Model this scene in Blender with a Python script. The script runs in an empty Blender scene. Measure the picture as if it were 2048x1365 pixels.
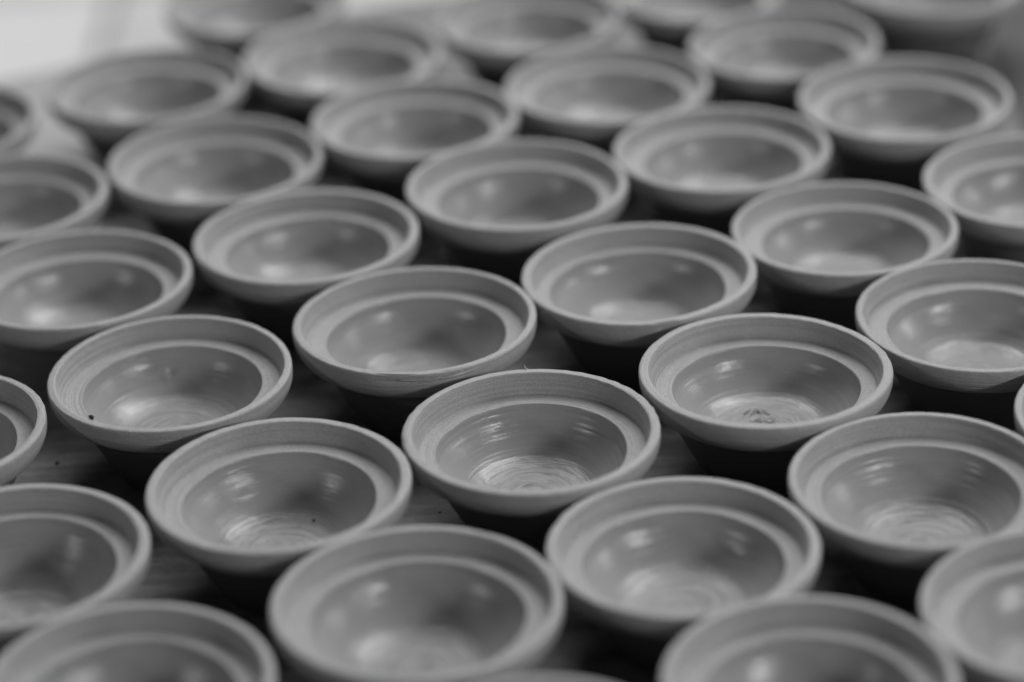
import bpy, math, random
import numpy as np
from mathutils import Vector, Matrix

# ------------------------------------------------------------------ camera
U = 0.06                      # one unit of the layout = one bowl radius, 6 cm
RIM = 0.90                    # rim height above the table, in bowl radii
scene = bpy.context.scene
col = scene.collection

PITCH, ROLL, CAM_H = 0.47741308, 0.05206191, 10.8122955
cam_data = bpy.data.cameras.new('camera')
cam = bpy.data.objects.new('camera', cam_data)
col.objects.link(cam)
cam_data.sensor_fit = 'HORIZONTAL'
cam_data.sensor_width = 36.0
cam_data.lens = 100.635
cam_data.clip_start = 0.05
cam_data.clip_end = 60.0
_c, _s = math.cos(PITCH), math.sin(PITCH)
_right, _up, _back = Vector((1, 0, 0)), Vector((0, _s, _c)), Vector((0, -_c, _s))
_r = _right * math.cos(ROLL) - _up * math.sin(ROLL)
_u = _right * math.sin(ROLL) + _up * math.cos(ROLL)
_loc = Vector((0, 0, (CAM_H + RIM) * U))
cam.matrix_world = Matrix(((_r.x, _u.x, _back.x, _loc.x), (_r.y, _u.y, _back.y, _loc.y),
                           (_r.z, _u.z, _back.z, _loc.z), (0, 0, 0, 1)))
cam_data.dof.use_dof = True
cam_data.dof.focus_distance = 1.375
cam_data.dof.aperture_fstop = 2.35
scene.camera = cam

# ------------------------------------------------------------------ light
world = bpy.data.worlds.new('World')
scene.world = world
world.use_nodes = True
bg = world.node_tree.nodes['Background']
bg.inputs['Color'].default_value = (1, 1, 1, 1)
bg.inputs['Strength'].default_value = 0.03

CENTRE = Vector((0.0, 1.27, 0.05))
def area(name, direction, dist, sx, sy, power, target=CENTRE):
    d = bpy.data.lights.new(name, 'AREA')
    d.shape = 'RECTANGLE'
    d.size, d.size_y, d.energy = sx, sy, power
    o = bpy.data.objects.new(name, d)
    col.objects.link(o)
    v = Vector(direction).normalized()
    o.location = target + v * dist
    o.rotation_euler = v.to_track_quat('Z', 'Y').to_euler()
    return o
area('window_right', (0.703, -0.613, 0.37), 2.2, 0.72, 0.15, 19)
area('window_back_right', (0.95, 0.168, 0.28), 2.2, 0.35, 0.30, 6)
area('lamp_left', (-0.876, -0.361, 0.32), 2.2, 0.15, 0.11, 4.5)
area('skylight', (0.24, 0.56, 0.90), 2.1, 1.8, 0.9, 42)
area('window_back', (0.0, 0.88, 0.46), 2.6, 2.2, 0.7, 12)

scene.view_settings.view_transform = 'Standard'
scene.view_settings.look = 'None'
scene.view_settings.exposure = 0.0
scene.view_settings.gamma = 1.0
scene.view_settings.use_curve_mapping = False
scene.cycles.use_denoising = True
scene.cycles.max_bounces = 8
scene.cycles.diffuse_bounces = 5

# ------------------------------------------------------------------ materials
def new_mat(name):
    m = bpy.data.materials.new(name)
    m.use_nodes = True
    nt = m.node_tree
    return m, nt, nt.nodes['Principled BSDF']

def nd(nt, kind, **inp):
    n = nt.nodes.new(kind)
    for k, v in inp.items():
        n.inputs[k.replace('_', ' ')].default_value = v
    return n

def mth(nt, op, a, b=None):
    n = nt.nodes.new('ShaderNodeMath'); n.operation = op
    for i, v in enumerate((a, b)):
        if v is None: continue
        if hasattr(v, 'is_linked'): nt.links.new(v, n.inputs[i])
        else: n.inputs[i].default_value = v
    return n.outputs[0]

def clay(name, tone, rough, grain, rings, ring_scale, spec=0.5, floor=0.0):
    """grey leather-hard clay: fine grain plus turning lines that run round the bowl"""
    m, nt, p = new_mat(name)
    L = nt.links.new
    tc = nt.nodes.new('ShaderNodeTexCoord')
    info = nt.nodes.new('ShaderNodeObjectInfo')
    sep = nt.nodes.new('ShaderNodeSeparateXYZ'); L(tc.outputs['Object'], sep.inputs[0])
    x, y, z = sep.outputs
    r = mth(nt, 'SQRT', mth(nt, 'ADD', mth(nt, 'MULTIPLY', x, x), mth(nt, 'MULTIPLY', y, y)))
    s = mth(nt, 'ADD', r, z)
    seed = mth(nt, 'MULTIPLY', info.outputs['Random'], 37.0)
    comb = nt.nodes.new('ShaderNodeCombineXYZ')
    L(mth(nt, 'ADD', mth(nt, 'MULTIPLY', x, 14.0), seed), comb.inputs[0])
    L(mth(nt, 'MULTIPLY', y, 14.0), comb.inputs[1])
    L(mth(nt, 'MULTIPLY', s, ring_scale), comb.inputs[2])
    ring = nd(nt, 'ShaderNodeTexNoise', Scale=1.0, Detail=3.0, Roughness=0.6); L(comb.outputs[0], ring.inputs['Vector'])
    gr = nd(nt, 'ShaderNodeTexNoise', Scale=1500.0, Detail=2.0, Roughness=0.6); L(tc.outputs['Object'], gr.inputs['Vector'])
    big = nd(nt, 'ShaderNodeTexNoise', Scale=38.0, Detail=4.0, Roughness=0.55); L(tc.outputs['Object'], big.inputs['Vector'])
    # colour: the clay's own unevenness
    v = mth(nt, 'ADD', mth(nt, 'MULTIPLY', mth(nt, 'SUBTRACT', big.outputs['Fac'], 0.5), 0.22), 1.0)
    v = mth(nt, 'ADD', v, mth(nt, 'MULTIPLY', mth(nt, 'SUBTRACT', gr.outputs['Fac'], 0.5), 0.30 * grain))
    v = mth(nt, 'ADD', v, mth(nt, 'MULTIPLY', mth(nt, 'SUBTRACT', ring.outputs['Fac'], 0.5), 0.12 * rings))
    v = mth(nt, 'ADD', v, mth(nt, 'MULTIPLY', mth(nt, 'SUBTRACT', info.outputs['Random'], 0.5), 0.05))
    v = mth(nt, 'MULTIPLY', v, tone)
    cc = nt.nodes.new('ShaderNodeCombineXYZ')
    for i in range(3): L(v, cc.inputs[i])
    L(cc.outputs[0], p.inputs['Base Color'])
    rr = mth(nt, 'ADD', mth(nt, 'MULTIPLY', mth(nt, 'SUBTRACT', big.outputs['Fac'], 0.5), 0.25), rough)
    rr = mth(nt, 'ADD', rr, mth(nt, 'MULTIPLY', mth(nt, 'SUBTRACT', ring.outputs['Fac'], 0.5), 0.15))
    L(rr, p.inputs['Roughness'])
    p.inputs['Specular IOR Level'].default_value = spec
    b1 = nd(nt, 'ShaderNodeBump', Strength=0.9, Distance=0.00035 * rings); L(ring.outputs['Fac'], b1.inputs['Height'])
    b2 = nd(nt, 'ShaderNodeBump', Strength=0.8, Distance=0.00018 * grain); L(gr.outputs['Fac'], b2.inputs['Height'])
    c2 = nt.nodes.new('ShaderNodeCombineXYZ')
    L(mth(nt, 'ADD', mth(nt, 'MULTIPLY', x, 90.0), seed), c2.inputs[0]); L(mth(nt, 'MULTIPLY', y, 90.0), c2.inputs[1]); L(mth(nt, 'MULTIPLY', s, 330.0), c2.inputs[2])
    sm = nd(nt, 'ShaderNodeTexNoise', Scale=1.0, Detail=4.0, Roughness=0.65, Distortion=0.6); L(c2.outputs[0], sm.inputs['Vector'])
    pm = nd(nt, 'ShaderNodeTexNoise', Scale=60.0, Detail=2.0); L(tc.outputs['Object'], pm.inputs['Vector'])
    mk = nt.nodes.new('ShaderNodeMapRange'); L(pm.outputs['Fac'], mk.inputs[0]); mk.inputs[1].default_value = 0.45; mk.inputs[2].default_value = 0.68
    mask = mk.outputs[0]
    if floor:
        fl = nt.nodes.new('ShaderNodeMapRange'); L(r, fl.inputs[0]); fl.inputs[1].default_value = 0.031; fl.inputs[2].default_value = 0.020
        L(mth(nt, 'ADD', rr, mth(nt, 'MULTIPLY', fl.outputs[0], 0.18)), p.inputs['Roughness'])
        mask = mth(nt, 'ADD', mth(nt, 'MULTIPLY', mask, 0.55), mth(nt, 'MULTIPLY', fl.outputs[0], floor))
    b3 = nd(nt, 'ShaderNodeBump', Strength=1.0, Distance=0.0006); L(mth(nt, 'MULTIPLY', sm.outputs['Fac'], mask), b3.inputs['Height'])
    L(b1.outputs[0], b3.inputs['Normal']); L(b3.outputs[0], b2.inputs['Normal']); L(b2.outputs[0], p.inputs['Normal'])
    return m

M_OUT = clay('clay_turned_outside', 0.12, 0.62, 0.6, 0.8, 500.0, 0.3)  # same clay, tone lowered to put the shade under the bowls into the colour
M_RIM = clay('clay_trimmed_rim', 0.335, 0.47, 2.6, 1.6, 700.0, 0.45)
M_LEDGE = clay('clay_scraped_ledge', 0.33, 0.45, 3.4, 1.5, 800.0, 0.5)
M_WELL = clay('clay_burnished_well', 0.295, 0.235, 0.6, 0.6, 520.0, 0.55, 1.6)

def crumb_mat():
    m, nt, p = new_mat('dry_dark_crumb')
    n = nd(nt, 'ShaderNodeTexNoise', Scale=900.0)
    cr = nt.nodes.new('ShaderNodeValToRGB')
    cr.color_ramp.elements[0].color = (0.02, 0.02, 0.02, 1); cr.color_ramp.elements[1].color = (0.05, 0.05, 0.05, 1)
    nt.links.new(n.outputs['Fac'], cr.inputs[0]); nt.links.new(cr.outputs[0], p.inputs['Base Color'])
    p.inputs['Roughness'].default_value = 0.9
    return m
M_CRUMB = crumb_mat()

def table_mat():
    m, nt, p = new_mat('dusty_table_board')
    L = nt.links.new
    tc = nt.nodes.new('ShaderNodeTexCoord')
    mp = nt.nodes.new('ShaderNodeMapping'); L(tc.outputs['Object'], mp.inputs[0])
    mp.inputs['Rotation'].default_value = (0, 0, math.radians(-20)); mp.inputs['Scale'].default_value = (3.0, 40.0, 1.0)
    g = nd(nt, 'ShaderNodeTexNoise', Scale=3.0, Detail=5.0, Roughness=0.6); L(mp.outputs[0], g.inputs['Vector'])
    d = nd(nt, 'ShaderNodeTexNoise', Scale=22.0, Detail=8.0, Roughness=0.7); L(tc.outputs['Object'], d.inputs['Vector'])
    f = nd(nt, 'ShaderNodeTexNoise', Scale=260.0, Detail=3.0, Roughness=0.7); L(tc.outputs['Object'], f.inputs['Vector'])
    v = mth(nt, 'ADD', mth(nt, 'MULTIPLY', mth(nt, 'POWER', g.outputs['Fac'], 3.0), 1.0), mth(nt, 'MULTIPLY', mth(nt, 'POWER', d.outputs['Fac'], 2.2), 1.15))
    v = mth(nt, 'MULTIPLY', mth(nt, 'ADD', v, mth(nt, 'MULTIPLY', f.outputs['Fac'], 0.14)), 0.42)
    cc = nt.nodes.new('ShaderNodeCombineXYZ')
    for i in range(3): L(v, cc.inputs[i])
    L(cc.outputs[0], p.inputs['Base Color'])
    p.inputs['Roughness'].default_value = 0.7
    b = nd(nt, 'ShaderNodeBump', Strength=0.6, Distance=0.0006); L(f.outputs['Fac'], b.inputs['Height'])
    L(b.outputs[0], p.inputs['Normal'])
    return m

def sheet_mat(name, lo, hi):
    m, nt, p = new_mat(name)
    tc = nt.nodes.new('ShaderNodeTexCoord')
    n = nd(nt, 'ShaderNodeTexNoise', Scale=9.0, Detail=4.0); nt.links.new(tc.outputs['Object'], n.inputs['Vector'])
    cr = nt.nodes.new('ShaderNodeValToRGB')
    cr.color_ramp.elements[0].color = (lo, lo, lo, 1); cr.color_ramp.elements[1].color = (hi, hi, hi, 1)
    nt.links.new(n.outputs['Fac'], cr.inputs[0]); nt.links.new(cr.outputs[0], p.inputs['Base Color'])
    p.inputs['Roughness'].default_value = 0.8
    return m

# ------------------------------------------------------------------ the table
def mesh_obj(name, verts, faces, mat, parent=None, smooth=False):
    me = bpy.data.meshes.new(name)
    me.from_pydata([tuple(v) for v in verts], [], [tuple(f) for f in faces])
    if smooth: me.polygons.foreach_set('use_smooth', [True] * len(me.polygons))
    me.materials.append(mat)
    o = bpy.data.objects.new(name, me)
    col.objects.link(o)
    if parent: o.parent = parent
    return o

def slab(name, corners, z0, z1, mat):
    n = len(corners)
    v = [(x, y, z1) for x, y in corners] + [(x, y, z0) for x, y in corners]
    f = [list(range(n)), list(range(2 * n - 1, n - 1, -1))]
    f += [[i, i + n, (i + 1) % n + n, (i + 1) % n] for i in range(n)]
    return mesh_obj(name, v, f, mat)

def ul(*pts): return [(x * U, y * U) for x, y in pts]
table = slab('table_top', ul((-16, 8), (16, 8), (16, 36.5), (-1.5, 31.2), (-3.3, 30.5), (-16, 24.8)), -0.03, 0.0, table_mat())
table['kind'] = 'structure'
paper = slab('paper_sheet', ul((-10, 24.2), (-4.05, 25.0), (-3.8, 27.6), (-3.45, 30.35), (-10, 27.4)), 0.00005, 0.0005, sheet_mat('pale_paper', 0.26, 0.50))
paper['label'] = 'pale sheet lying on the table under and beyond the rear left bowls'; paper['category'] = 'sheet'
dim_sheet = slab('dim_table_sheet', ul((5.25, 24.6), (16, 24.6), (16, 36.3), (2.9, 32.3), (3.2, 30.3), (5.35, 29.1)), 0.00005, 0.0008, sheet_mat('dim_table_sheet', 0.04, 0.09))  # added sheet: dimness of the table's far right put in as dark colour
dim_sheet['label'] = 'added dark sheet standing in for the dim table beyond the rear right bowls'; dim_sheet['category'] = 'dim_sheet'
floor = slab('floor', [(-5, 0.2), (5, 0.2), (5, 7), (-5, 7)], -0.33, -0.31, sheet_mat('floor_bed', 0.18, 0.3))
floor['kind'] = 'structure'
FX = -0.384
_tones = [sheet_mat('pale_floor_slab', 0.50, 0.74), sheet_mat('grey_floor_slab', 0.40, 0.60), sheet_mat('white_floor_slab', 0.64, 0.84)]
_rs = random.Random(5)
for iy in range(6):
    for ix in range(-4, 3):
        x0, y0 = FX + ix * 0.42, 1.50 + iy * 0.42
        t = 2 if ix == 0 - 1 + (iy > 3) else _rs.choice((0, 0, 1) if ix < 0 else (0, 1, 1))
        g = 0.006
        q = slab('floor_slab', [(x0 + g, y0 + g), (x0 + 0.42 - g, y0 + g), (x0 + 0.42 - g, y0 + 0.42 - g), (x0 + g, y0 + 0.42 - g)], -0.31, -0.30 + _rs.uniform(-0.001, 0.001), _tones[t])
        q.parent = floor

# ------------------------------------------------------------------ the bowls
def crom(pts, n):
    """smooth curve through profile points, n samples (end included)"""
    P = np.array(pts, float)
    seg = np.r_[0, np.cumsum(np.sqrt(np.hypot(*np.diff(P, axis=0).T)))]
    t = np.linspace(0, seg[-1], 40 * len(P))
    out = []
    ext = np.vstack([2 * P[0] - P[1], P, 2 * P[-1] - P[-2]])
    i = np.clip(np.searchsorted(seg, t, 'right') - 1, 0, len(P) - 2)
    k = ((t - seg[i]) / (seg[i + 1] - seg[i]))[:, None]
    a, b, c, d = ext[i], ext[i + 1], ext[i + 2], ext[i + 3]
    # non-uniform tangents keep the curve from overshooting at short spans
    h = (seg[i + 1] - seg[i])[:, None]
    se = np.r_[2 * seg[0] - seg[1], seg, 2 * seg[-1] - seg[-2]]
    h0 = (se[i + 1] - se[i])[:, None]; h2 = (se[i + 3] - se[i + 2])[:, None]
    m1 = h * ((b - a) / h0 * h + (c - b) / h * h0) / (h0 + h)
    m2 = h * ((c - b) / h * h2 + (d - c) / h2 * h) / (h + h2)
    Q = (2*k**3-3*k**2+1)*b + (k**3-2*k**2+k)*m1 + (-2*k**3+3*k**2)*c + (k**3-k**2)*m2
    L = np.r_[0, np.cumsum(np.hypot(*np.diff(Q, axis=0).T))]
    ang = np.unwrap(np.arctan2(*np.gradient(Q, axis=0).T[::-1]))
    Wt = L + 0.06 * np.r_[0, np.cumsum(np.abs(np.diff(ang)))]
    g = np.interp(np.linspace(0, Wt[-1], n), Wt, L)
    return np.stack([np.interp(g, L, Q[:, 0]), np.interp(g, L, Q[:, 1])], 1)

OUTER = [(0.40, 0.0), (0.47, 0.004), (0.492, 0.03), (0.53, 0.10), (0.595, 0.21), (0.68, 0.375), (0.73, 0.475), (0.765, 0.550), (0.81, 0.598)]
RIMP = [(0.81, 0.598), (0.875, 0.635), (0.940, 0.688), (0.980, 0.748), (0.997, 0.805), (1.0, 0.876), (0.998, 0.888), (0.990, 0.897), (0.965, 0.9015), (0.938, 0.901), (0.930, 0.8975), (0.926, 0.889), (0.917, 0.850), (0.902, 0.795), (0.893, 0.763), (0.886, 0.748)]
LEDGE = [(0.886, 0.748), (0.878, 0.742), (0.85, 0.738), (0.80, 0.734), (0.77, 0.734), (0.750, 0.736), (0.741, 0.735)]
WELL = [(0.741, 0.735), (0.7365, 0.722), (0.729, 0.675), (0.708, 0.611), (0.668, 0.548), (0.610, 0.476), (0.535, 0.404), (0.460, 0.352), (0.395, 0.323), (0.335, 0.309), (0.26, 0.303), (0.14, 0.301), (0.012, 0.301)]
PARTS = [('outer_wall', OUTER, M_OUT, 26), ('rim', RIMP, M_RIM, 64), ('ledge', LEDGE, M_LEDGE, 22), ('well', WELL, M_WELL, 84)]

def ring_field(rng, s, th, fmin, fmax, n, wander):
    out = np.zeros((len(s), len(th)))
    for _ in range(n):
        f = math.exp(rng.uniform(math.log(fmin), math.log(fmax)))
        ph, ps, q = rng.uniform(0, 6.28, 3)
        b = rng.uniform(0.3, 1.0) * wander
        mod = 0.65 + 0.35 * np.sin(rng.integers(1, 4) * th + q)
        out += np.sin(f * s[:, None] + ph + b * np.sin(th + ps)[None]) * mod[None] * (fmin / f) ** 0.5
    return out / math.sqrt(n)

def build_bowl(root, R, H, seed, segs, feat):
    rng = np.random.default_rng(seed)
    th = np.linspace(0, 2 * math.pi, segs, endpoint=False)
    k = segs / 176.0
    profs = [crom(pp, max(10, int(n * (0.55 + 0.45 * k)))) for _, pp, _, n in PARTS]
    P = np.vstack([profs[0]] + [q[1:] for q in profs[1:]])
    n0 = [len(profs[0])] + [len(q) - 1 for q in profs[1:]]
    ends = np.cumsum(n0); starts = [0] + [e - 1 for e in ends[:-1]]
    r, z = P[:, 0].copy(), P[:, 1].copy()
    T = np.gradient(P, axis=0); T /= np.linalg.norm(T, axis=1)[:, None] + 1e-9
    N = np.stack([T[:, 1], -T[:, 0]], 1)            # outward normal of the profile
    s = np.r_[0, np.cumsum(np.hypot(*np.diff(P, axis=0).T))]
    idx = np.arange(len(P))
    well = idx >= ends[2] - 1; ledge = (idx >= ends[1] - 1) & ~well; rim = (idx >= ends[0] - 1) & (idx < ends[1] - 1)
    inner_wall = rim & (r < 0.92) & (z > 0.74)
    depth = feat.get('depth', rng.uniform(-0.03, 0.03))
    zz = z + np.where(well, depth * np.clip((0.73 - r) / 0.4, 0, 1) ** 1.5, 0)
    lw = rng.uniform(-0.012, 0.012)                 # ledge width varies from bowl to bowl
    rr = r + lw * np.exp(-((r - 0.730) / 0.06) ** 2) * (ledge | well)
    lip = rng.uniform(-0.010, 0.012)                # lip thickness
    rr = rr + lip * ((r < 0.945) & (idx >= ends[0]) & (z > 0.74)) * np.clip((r - 0.74) / 0.15, 0, 1)
    zz = zz + rng.uniform(-0.014, 0.010) * (np.clip((0.90 - r) / 0.02, 0, 1) * (ledge | well))
    # turning rings
    amp = np.where(well, 0.0016, np.where(ledge, 0.0016, np.where(inner_wall, 0.0052, np.where(rim & (z > 0.8), 0.0006, 0.0020))))
    amp = amp * feat.get('rings', rng.uniform(0.6, 1.2))
    low = np.clip((0.42 - r) / 0.10, 0, 1) * well
    amp = amp * (1 - 0.2 * low)
    D = ring_field(rng, s, th, 40, 150, 7, 1.2) * amp[:, None]
    D += ring_field(rng, s, th, 130, 260, 8, 1.5) * (0.0018 * inner_wall + 0.0009 * ledge + 0.0006 * well)[:, None] * feat.get('rings', 0.9)
    # the spiral left on the well floor, and the small nub in its middle
    q1, q2 = rng.uniform(0, 6.28, 2)
    sp = feat.get('spiral', rng.uniform(0.4, 1.1))
    fr = rng.uniform(55, 80)
    D += (low * 0.0016 * sp)[:, None] * (np.sin(fr * r[:, None] - th[None] + q1 + 1.5 * np.sin(th + q2)[None]) * (0.5 + 0.5 * np.sin(2 * th + q2))[None])
    D += (low * 0.0022 * sp)[:, None] * ring_field(rng, s, th, 50, 190, 6, 3.0)
    X0 = r[:, None] * np.cos(th); Y0 = r[:, None] * np.sin(th)
    cxn, cyn = rng.uniform(-0.04, 0.04, 2)
    g = np.exp(-(((X0 - cxn) ** 2 + (Y0 - cyn) ** 2) / 0.055 ** 2)) * well[:, None]
    D += g * rng.uniform(-0.02, 0.02)
    ga = rng.uniform(0.16, 0.24)
    D += 0.010 * sp * np.exp(-((np.hypot(X0 - cxn, Y0 - cyn) - ga) / 0.035) ** 2) * well[:, None] * (0.5 + 0.5 * np.sin(th + q2))[None]
    # soft unevenness of the well wall
    wv = np.zeros_like(D)
    for _ in range(6):
        a, b = rng.integers(1, 6), rng.uniform(3, 11)
        wv += np.sin(a * th[None] + rng.uniform(0, 6.28) + b * s[:, None])
    D += wv * (0.0010 * well + 0.0008 * (rim & ~inner_wall) + 0.0014 * (idx < ends[0] - 1))[:, None]
    # dents, scrapes and chips: (azimuth deg, radius, half width deg, half width radius, height)
    for (az, r0, wa, wr, hgt) in feat.get('dents', []):
        da = (np.degrees(th) - az + 180) % 360 - 180
        D += hgt * np.exp(-(da / wa) ** 2)[None] * (np.exp(-((r - r0) / wr) ** 2) * well)[:, None]
    for (az, wa, hgt) in feat.get('chips', []):
        da = (np.degrees(th) - az + 180) % 360 - 180
        D -= hgt * np.exp(-(da / wa) ** 4)[None] * (rim & (r > 0.985) & (z > 0.83))[:, None] * 1.0
    # groove scratched where the inner wall meets the ledge
    gz, gw = rng.uniform(0, 360), rng.uniform(80, 190)
    da = (np.degrees(th) - gz + 180) % 360 - 180
    D -= 0.011 * np.exp(-(da / gw) ** 4)[None] * np.exp(-((r - 0.884) / 0.007) ** 2)[:, None] * (r < 0.9)[:, None] * (idx >= ends[0])[:, None]
    gz2, gw2, zc = rng.uniform(0, 360), rng.uniform(40, 110), rng.uniform(0.79, 0.85)
    da = (np.degrees(th) - gz2 + 180) % 360 - 180
    D -= rng.uniform(0.002, 0.007) * np.exp(-(da / gw2) ** 4)[None] * (np.exp(-((z - zc) / 0.007) ** 2) * inner_wall)[:, None]
    # small random nicks and lumps in the well
    for _ in range(rng.integers(2, 6)):
        az, r0, wa, wr, hg = rng.uniform(0, 360), rng.uniform(0.1, 0.7), rng.uniform(2.5, 7), rng.uniform(0.012, 0.04), rng.uniform(-0.006, 0.006)
        da = (np.degrees(th) - az + 180) % 360 - 180
        D += hg * np.exp(-(da * max(r0, 0.15) / 0.5 / wa) ** 2)[None] * (np.exp(-((r - r0) / wr) ** 2) * well)[:, None]
    for _ in range(rng.integers(2, 6)):
        az, wa, hg = rng.uniform(0, 360), rng.uniform(1.2, 4.5), rng.uniform(0.002, 0.007)
        da = (np.degrees(th) - az + 180) % 360 - 180
        side = 0.992 if rng.random() < 0.65 else 0.932
        D -= hg * np.exp(-(da / wa) ** 2)[None] * (np.exp(-((r - side) / 0.016) ** 2) * np.exp(-((z - 0.893) / 0.016) ** 2) * rim)[:, None]
    # ragged lip edge
    rag = np.zeros_like(th)
    for _ in range(14):
        rag += np.sin(rng.integers(9, 60) * th + rng.uniform(0, 6.28))
    D += rag[None] / 14 ** 0.5 * (0.0016 * feat.get('ragged', 0.9)) * (np.exp(-((z - 0.89) / 0.012) ** 2) * rim * (r > 0.93))[:, None]
    Rr = rr[:, None] + D * N[:, 0:1]
    ec = rng.uniform(0.002, 0.014) * np.cos(th + rng.uniform(0, 6.28))
    for hh in (2, 3, 4, 5, 7):
        ec = ec + rng.uniform(0.0005, 0.0035) * np.cos(hh * th + rng.uniform(0, 6.28))
    Rr = Rr + ec[None] * (np.exp(-((r - 0.74) / 0.09) ** 2) * (ledge | well))[:, None]
    Zz = zz[:, None] + D * N[:, 1:2]
    # out of round, lip not quite level
    a2, a3 = rng.uniform(0.002, 0.008), rng.uniform(0.001, 0.005)
    p2, p3, p1 = rng.uniform(0, 6.28, 3)
    oval = 1 + (a2 * np.cos(2 * th + p2) + a3 * np.cos(3 * th + p3))[None] * np.clip(zz / 0.9, 0, 1)[:, None]
    wob = (0.011 * np.cos(th + p1) + 0.003 * np.cos(2 * th + p2))[None] * (np.clip(zz / 0.9, 0, 1) ** 2)[:, None] * np.clip(r / 0.7, 0, 1)[:, None]
    Rr = Rr * oval * R * U
    Zz = (Zz + wob) * (H / RIM) * U
    Zz[0] = 0.0003; Zz[1] = np.maximum(Zz[1], 0.0003)
    V = np.stack([Rr * np.cos(th), Rr * np.sin(th), Zz], 2)   # rings x segs x 3
    # normals of the whole skin, so that the parts meet without a seam
    dth = np.roll(V, -1, 1) - np.roll(V, 1, 1)
    ds = np.gradient(V, axis=0)
    NN = np.cross(dth, ds); NN /= np.linalg.norm(NN, axis=2)[:, :, None] + 1e-12
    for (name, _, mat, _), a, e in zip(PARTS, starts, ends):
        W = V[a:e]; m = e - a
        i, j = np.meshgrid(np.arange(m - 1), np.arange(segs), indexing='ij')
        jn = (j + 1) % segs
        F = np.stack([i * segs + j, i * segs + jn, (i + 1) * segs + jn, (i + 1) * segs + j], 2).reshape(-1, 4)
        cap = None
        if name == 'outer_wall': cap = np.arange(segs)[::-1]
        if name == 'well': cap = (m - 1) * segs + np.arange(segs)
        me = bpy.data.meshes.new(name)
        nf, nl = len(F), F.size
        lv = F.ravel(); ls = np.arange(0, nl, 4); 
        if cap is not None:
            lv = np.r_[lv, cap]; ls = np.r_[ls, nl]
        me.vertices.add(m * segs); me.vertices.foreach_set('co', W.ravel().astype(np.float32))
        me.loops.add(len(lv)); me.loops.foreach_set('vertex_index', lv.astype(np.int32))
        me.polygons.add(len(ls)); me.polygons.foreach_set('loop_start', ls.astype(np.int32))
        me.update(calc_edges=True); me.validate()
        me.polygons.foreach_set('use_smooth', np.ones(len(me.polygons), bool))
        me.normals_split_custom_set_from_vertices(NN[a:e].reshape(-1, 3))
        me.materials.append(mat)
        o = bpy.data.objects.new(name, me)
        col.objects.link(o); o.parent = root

# name: (x, y, radius, rim height offset)  in bowl radii, where each bowl stands on the table
BOWLS = {
 'A': (0.1123, 19.3998, 1.0043, 0.0006), 'B': (-2.7983, 20.6831, 1.0018, 0.0004), 'C': (-0.8048, 21.3751, 1.0228, 0.0124),
 'D': (-1.8204, 18.7744, 1.0081, 0.0017), 'E': (2.006, 20.1683, 1.0091, 0.0166), 'F': (1.113, 22.0508, 1.007, 0.0097),
 'G': (-1.7878, 23.1547, 1.0066, 0.0109), 'H': (-0.7615, 17.0191, 1.0313, 0.0067), 'I': (1.1582, 17.6908, 0.9954, -0.0617),
 'J': (3.0071, 18.4284, 0.995, -0.0396), 'K': (2.9751, 22.7897, 0.9935, -0.0152), 'L': (0.1185, 23.9142, 1.0146, 0.0622),
 'M': (-2.7231, 24.9585, 1.022, 0.0152), 'N': (-0.8321, 25.7026, 1.01, 0.0223), 'O': (2.0561, 24.5952, 1.0191, 0.0163),
 'P': (1.081, 26.3882, 1.0186, -0.0122), 'Q': (-3.5505, 26.9515, 1.0092, 0.0019), 'R': (-3.7747, 22.5296, 1.015, 0.0032),
 'S': (-4.6859, 24.3616, 1.0036, 0.0008), 'T': (-5.5524, 26.252, 0.9777, -0.0045), 'U': (-1.5836, 27.5952, 1.0271, -0.0408),
 'V': (3.9024, 25.4886, 1.0224, 0.0519), 'W': (2.9264, 27.2311, 0.9735, -0.01), 'X': (4.8048, 23.596, 1.0041, -0.0216),
 'Y': (3.8653, 20.9821, 1.0192, -0.0069), 'Z': (-4.7, 19.95, 0.978, -0.0127), 'AA': (-3.7253, 17.9477, 1.0031, 0.0007),
 'BB': (-2.7175, 16.18, 1.0, 0.0), 'CC': (1.8558, 15.8313, 0.9937, 0.013), 'DD': (3.694, 16.5667, 0.9884, -0.0077),
 'EE': (0.03, 14.93, 0.99, 0.06), 'JJ': (4.68, 28.75, 0.97, -0.0085), 'FF': (-2.5943, 29.3362, 0.9845, -0.0561),
 'GG': (0.3525, 28.3042, 0.9689, -0.0063), 'HH': (2.1805, 28.9808, 0.9265, -0.0562), 'II': (4.8387, 19.2141, 0.996, -0.0068)}

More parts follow.
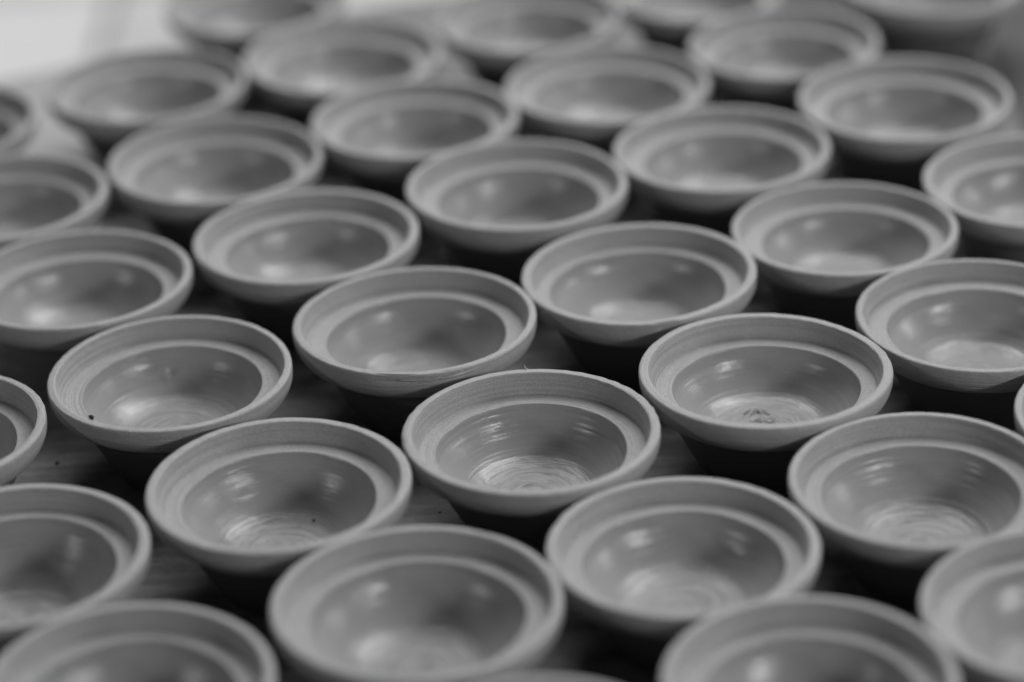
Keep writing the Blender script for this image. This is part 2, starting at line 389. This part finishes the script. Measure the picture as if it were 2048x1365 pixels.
LABELS = {
 'A': 'sharply focused clay bowl at the centre, a tiny clay curl on its far rim',
 'B': 'grey clay bowl on the left with a black crumb lying inside its near left wall',
 'C': 'clay bowl directly behind the central one, torn slivers of clay on its front lip',
 'D': 'clay bowl just left of and in front of the sharply focused central bowl',
 'E': 'in-focus clay bowl right of the central one, scratched lines on its well floor',
 'F': 'clay bowl behind and between the central bowl and the scratched-floor bowl',
 'G': 'slightly blurred clay bowl behind the crumb bowl and to its right',
 'H': 'largest whole clay bowl at the bottom edge of the picture, left of centre, blurred',
 'I': 'soft-focus clay bowl at lower centre right, in front of the central bowl',
 'J': 'ring-marked clay bowl cut by the right edge, in front of the scratched-floor bowl',
 'K': 'blurred clay bowl on the right, behind the bowl cut at mid height',
 'L': 'blurred clay bowl in the upper middle, behind the cracked-lip bowl and to its right',
 'M': 'blurred clay bowl at upper left, in front of the bowl against the bright background',
 'N': 'blurred clay bowl left of top centre, touching the upper middle bowl from behind',
 'O': 'blurred clay bowl at upper right, directly behind the right-hand mid-height bowl',
 'P': 'blurred clay bowl right of top centre, in the third row from the top edge',
 'Q': 'blurred clay bowl at top left standing against the bright pale background',
 'R': 'clay bowl cut by the left edge, just behind and left of the crumb bowl',
 'S': 'half-visible blurred clay bowl cut by the left edge in the upper third',
 'T': 'sliver of a blurred clay bowl at the upper left edge, rearmost on that side',
 'U': 'strongly blurred clay bowl at the top, right of the bowl against the bright background',
 'V': 'blurred clay bowl near the top right corner, rightmost whole bowl of the far rows',
 'W': 'strongly blurred clay bowl at the top right, behind and left of the corner bowl',
 'X': 'blurred clay bowl cut by the right edge in the upper third of the picture',
 'Y': 'clay bowl cut by the right edge at mid height, its rim touching the scratched-floor bowl',
 'Z': 'clay bowl cut by the left edge beside the crumb bowl, only its right rim showing',
 'AA': 'dark soft-focus clay bowl cut by the left edge near the bottom',
 'BB': 'very blurred clay bowl cut by the bottom left corner of the picture',
 'CC': 'very blurred clay bowl cut by the bottom edge, right of centre',
 'DD': 'blurred clay bowl cut by the bottom right corner of the picture',
 'EE': 'clay bowl at the bottom edge of which only the top of the far rim shows',
 'JJ': 'very blurred dim clay bowl behind the top right corner bowl, cut by the top edge',
 'FF': 'very blurred clay bowl cut by the top edge, right beside the bright pale background',
 'GG': 'very blurred clay bowl cut by the top edge near the centre',
 'HH': 'very blurred clay bowl at the top edge right of centre, only its near side showing',
 'II': 'sliver of a clay bowl at the right edge, only its left rim showing'}

FEAT = {
 'A': dict(depth=0.03, rings=1.5, spiral=1.3, ragged=1.3, dents=[(112, 0.68, 3, 0.012, -0.005), (103, 0.69, 4, 0.01, 0.003), (128, 0.655, 2.5, 0.02, -0.005), (152, 0.62, 2.5, 0.06, 0.003), (145, 0.64, 2.5, 0.04, -0.003)]),
 'B': dict(depth=0.045, rings=0.8, spiral=1.2, dents=[(106, 0.675, 5, 0.015, 0.006), (97, 0.66, 2.5, 0.022, -0.013), (89, 0.675, 3, 0.015, 0.006), (95, 0.625, 6, 0.010, 0.006), (101, 0.64, 2, 0.03, 0.005)]),
 'C': dict(rings=0.5, spiral=0.35, chips=[(262, 9, 0.010), (288, 6, 0.006)]),
 'D': dict(rings=0.9, spiral=1.2, dents=[(175, 0.55, 5, 0.10, 0.010), (190, 0.52, 4, 0.08, -0.010), (120, 0.62, 8, 0.03, 0.006)]),
 'E': dict(depth=0.07, rings=0.9, spiral=1.0, ragged=0.9, dents=[(172, 0.62, 3, 0.03, 0.014), (178, 0.60, 3, 0.03, -0.014), (95, 0.12, 14, 0.05, 0.02), (60, 0.10, 12, 0.03, -0.02), (120, 0.14, 9, 0.03, -0.016)]),
 'F': dict(rings=0.6, spiral=0.5, chips=[(280, 5, 0.012)]),
 'J': dict(rings=1.6, spiral=0.9),
 'I': dict(rings=0.9, spiral=0.9, dents=[(40, 0.62, 12, 0.02, -0.012)]),
 'H': dict(rings=0.5, spiral=1.3, dents=[(250, 0.2, 20, 0.08, 0.03)]),
}
SHARP = set('ABCDEFGIJYZKR')
roots = {}
for n, (k, (x, y, R, dz)) in enumerate(BOWLS.items()):
    root = bpy.data.objects.new('clay_bowl', None)
    root.empty_display_size = 0.02
    col.objects.link(root)
    root.location = (x * U, y * U, 0.0005 if k in 'QST' else 0.0)
    root['label'] = LABELS[k]; root['category'] = 'bowl'; root['group'] = 'grey clay bowls set out in rows'
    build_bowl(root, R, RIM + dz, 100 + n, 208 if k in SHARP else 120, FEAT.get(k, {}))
    roots[k] = root

# ------------------------------------------------------------------ small things
def crumb(size, seed, loc, label):
    rng = random.Random(seed)
    import bmesh
    bm = bmesh.new(); bmesh.ops.create_icosphere(bm, subdivisions=2, radius=1.0)
    sc = (1.0, rng.uniform(0.5, 0.8), rng.uniform(0.4, 0.6)); ang = rng.uniform(0, 3.14)
    ph = [rng.uniform(0, 6) for _ in range(6)]
    for v in bm.verts:
        c = v.co.copy(); k = 1 + 0.25 * math.sin(4 * c.x + ph[0]) * math.sin(5 * c.y + ph[1]) + 0.15 * math.sin(7 * c.z + ph[2] + 3 * c.x)
        c = Vector((c.x * sc[0], c.y * sc[1], c.z * sc[2])) * k * size
        v.co = Matrix.Rotation(ang, 3, 'Z') @ c
    me = bpy.data.meshes.new('clay_crumb'); bm.to_mesh(me); bm.free(); me.materials.append(M_CRUMB)
    o = bpy.data.objects.new('clay_crumb', me); col.objects.link(o); o.location = loc
    o['label'] = label[0]; o['category'] = 'crumb'
    if len(label) > 1: o['group'] = label[1]
    return o

def in_well(k, az, r, lift=0.0):
    """point on the well surface of a bowl at an azimuth and radius (bowl radii)"""
    x, y, R, dz = BOWLS[k]
    w = np.array(sorted(WELL)); z = np.interp(r, w[:, 0], w[:, 1])
    a = math.radians(az)
    return ((x + R * r * math.cos(a)) * U, (y + R * r * math.sin(a)) * U, z * (RIM + dz) / RIM * U + lift)
crumb(0.0017, 1, in_well('B', 215, 0.745, 0.0006), ['black crumb stuck inside the near left wall of a clay bowl'])
crumb(0.0007, 2, in_well('D', 60, 0.42, 0.0003), ['tiny black crumb on the inner wall of the bowl left of centre'])
def crumb_px(u, v, size, seed, label):
    f = 5725.03
    X, Y = u - 1024, 682.5 - v
    cr, sr = math.cos(ROLL), math.sin(ROLL)
    X, Y = cr * X + sr * Y, -sr * X + cr * Y
    d = Vector((X, f * _c + Y * _s, -f * _s + Y * _c)); t = (CAM_H + RIM) * U / -d.z
    crumb(size, seed, (d.x * t, d.y * t, size * 0.4), [label])
for i, (u, v, sz, lb) in enumerate([(114, 928, 0.0012, 'small dark crumb on the table in the gap left below the crumb bowl'),
                                    (836, 971, 0.0006, 'tiny dark speck on the table against the right rim of the bowl left of centre'),
                                    (880, 1026, 0.0007, 'tiny dark crumb on the table just left of the front of the central bowl')]):
    crumb_px(u, v, sz, 20 + i, lb)

# the little curl of clay on the far rim of the central bowl
def tube(name, pts, rad, mat, parent):
    V, F = [], []; n = 8
    pts = [Vector(p) for p in pts]
    for i, p in enumerate(pts):
        t = (pts[min(i + 1, len(pts) - 1)] - pts[max(i - 1, 0)]).normalized()
        a = t.cross(Vector((0.3, 1, 0.2))).normalized(); b = t.cross(a)
        for j in range(n):
            w = 2 * math.pi * j / n
            V.append(p + (a * math.cos(w) + b * math.sin(w)) * rad[i])
    for i in range(len(pts) - 1):
        for j in range(n):
            F.append((i * n + j, i * n + (j + 1) % n, (i + 1) * n + (j + 1) % n, (i + 1) * n + j))
    F.append(tuple(range(n - 1, -1, -1))); F.append(tuple((len(pts) - 1) * n + j for j in range(n)))
    return mesh_obj(name, V, F, mat, parent, True)
h = RIM * U
curl = tube('clay_curl', [(0.0025, 0.0585, h - 0.0014), (0.0010, 0.0590, h - 0.0006), (-0.0004, 0.0593, h), (-0.0012, 0.0594, h + 0.0008), (-0.0014, 0.0596, h + 0.0024)],
            [0.0007, 0.0006, 0.0005, 0.0004, 0.0002], M_RIM, roots['A'])

# a torn sliver of clay along the front of the cracked lip
def on_rim(k, az, r, z):
    R, H = BOWLS[k][2], RIM + BOWLS[k][3]
    a = math.radians(az)
    return (R * r * math.cos(a) * U, R * r * math.sin(a) * U, z * H / RIM * U)
tube('clay_sliver', [on_rim('C', 281 + i * 2.6, 0.997 + 0.006 * math.sin(i * 0.5), 0.845 + 0.0035 * i) for i in range(10)],
     [0.0002, 0.0005, 0.0006, 0.0007, 0.0007, 0.0006, 0.0006, 0.0005, 0.0004, 0.0002], M_RIM, roots['C'])
tube('clay_sliver', [on_rim('C', 262 + i * 2.2, 0.999 + 0.003 * math.sin(i * 0.6), 0.868 - 0.0016 * i) for i in range(8)],
     [0.0002, 0.0004, 0.0005, 0.0005, 0.0005, 0.0005, 0.0004, 0.0002], M_RIM, roots['C'])

# burrs thrown up by the scratches on the floor of the well right of the centre
for (xa, ya, xb, yb) in [(-0.10, 0.20, -0.045, 0.31), (-0.045, 0.31, 0.0, 0.22), (-0.055, 0.24, -0.02, 0.30), (0.0, 0.29, 0.06, 0.19), (-0.16, 0.22, -0.09, 0.30)]:
    n = 6
    pts = [((xa + (xb - xa) * i / n) * U, (ya + (yb - ya) * i / n + 0.006 * math.sin(i)) * U, 0.3775 * (RIM + 0.0166) / RIM * U) for i in range(n + 1)]
    tube('scratch_burr', pts, [0.00008 + 0.00026 * math.sin(math.pi * (i + 0.3) / (n + 0.6)) for i in range(n + 1)], M_WELL, roots['E'])
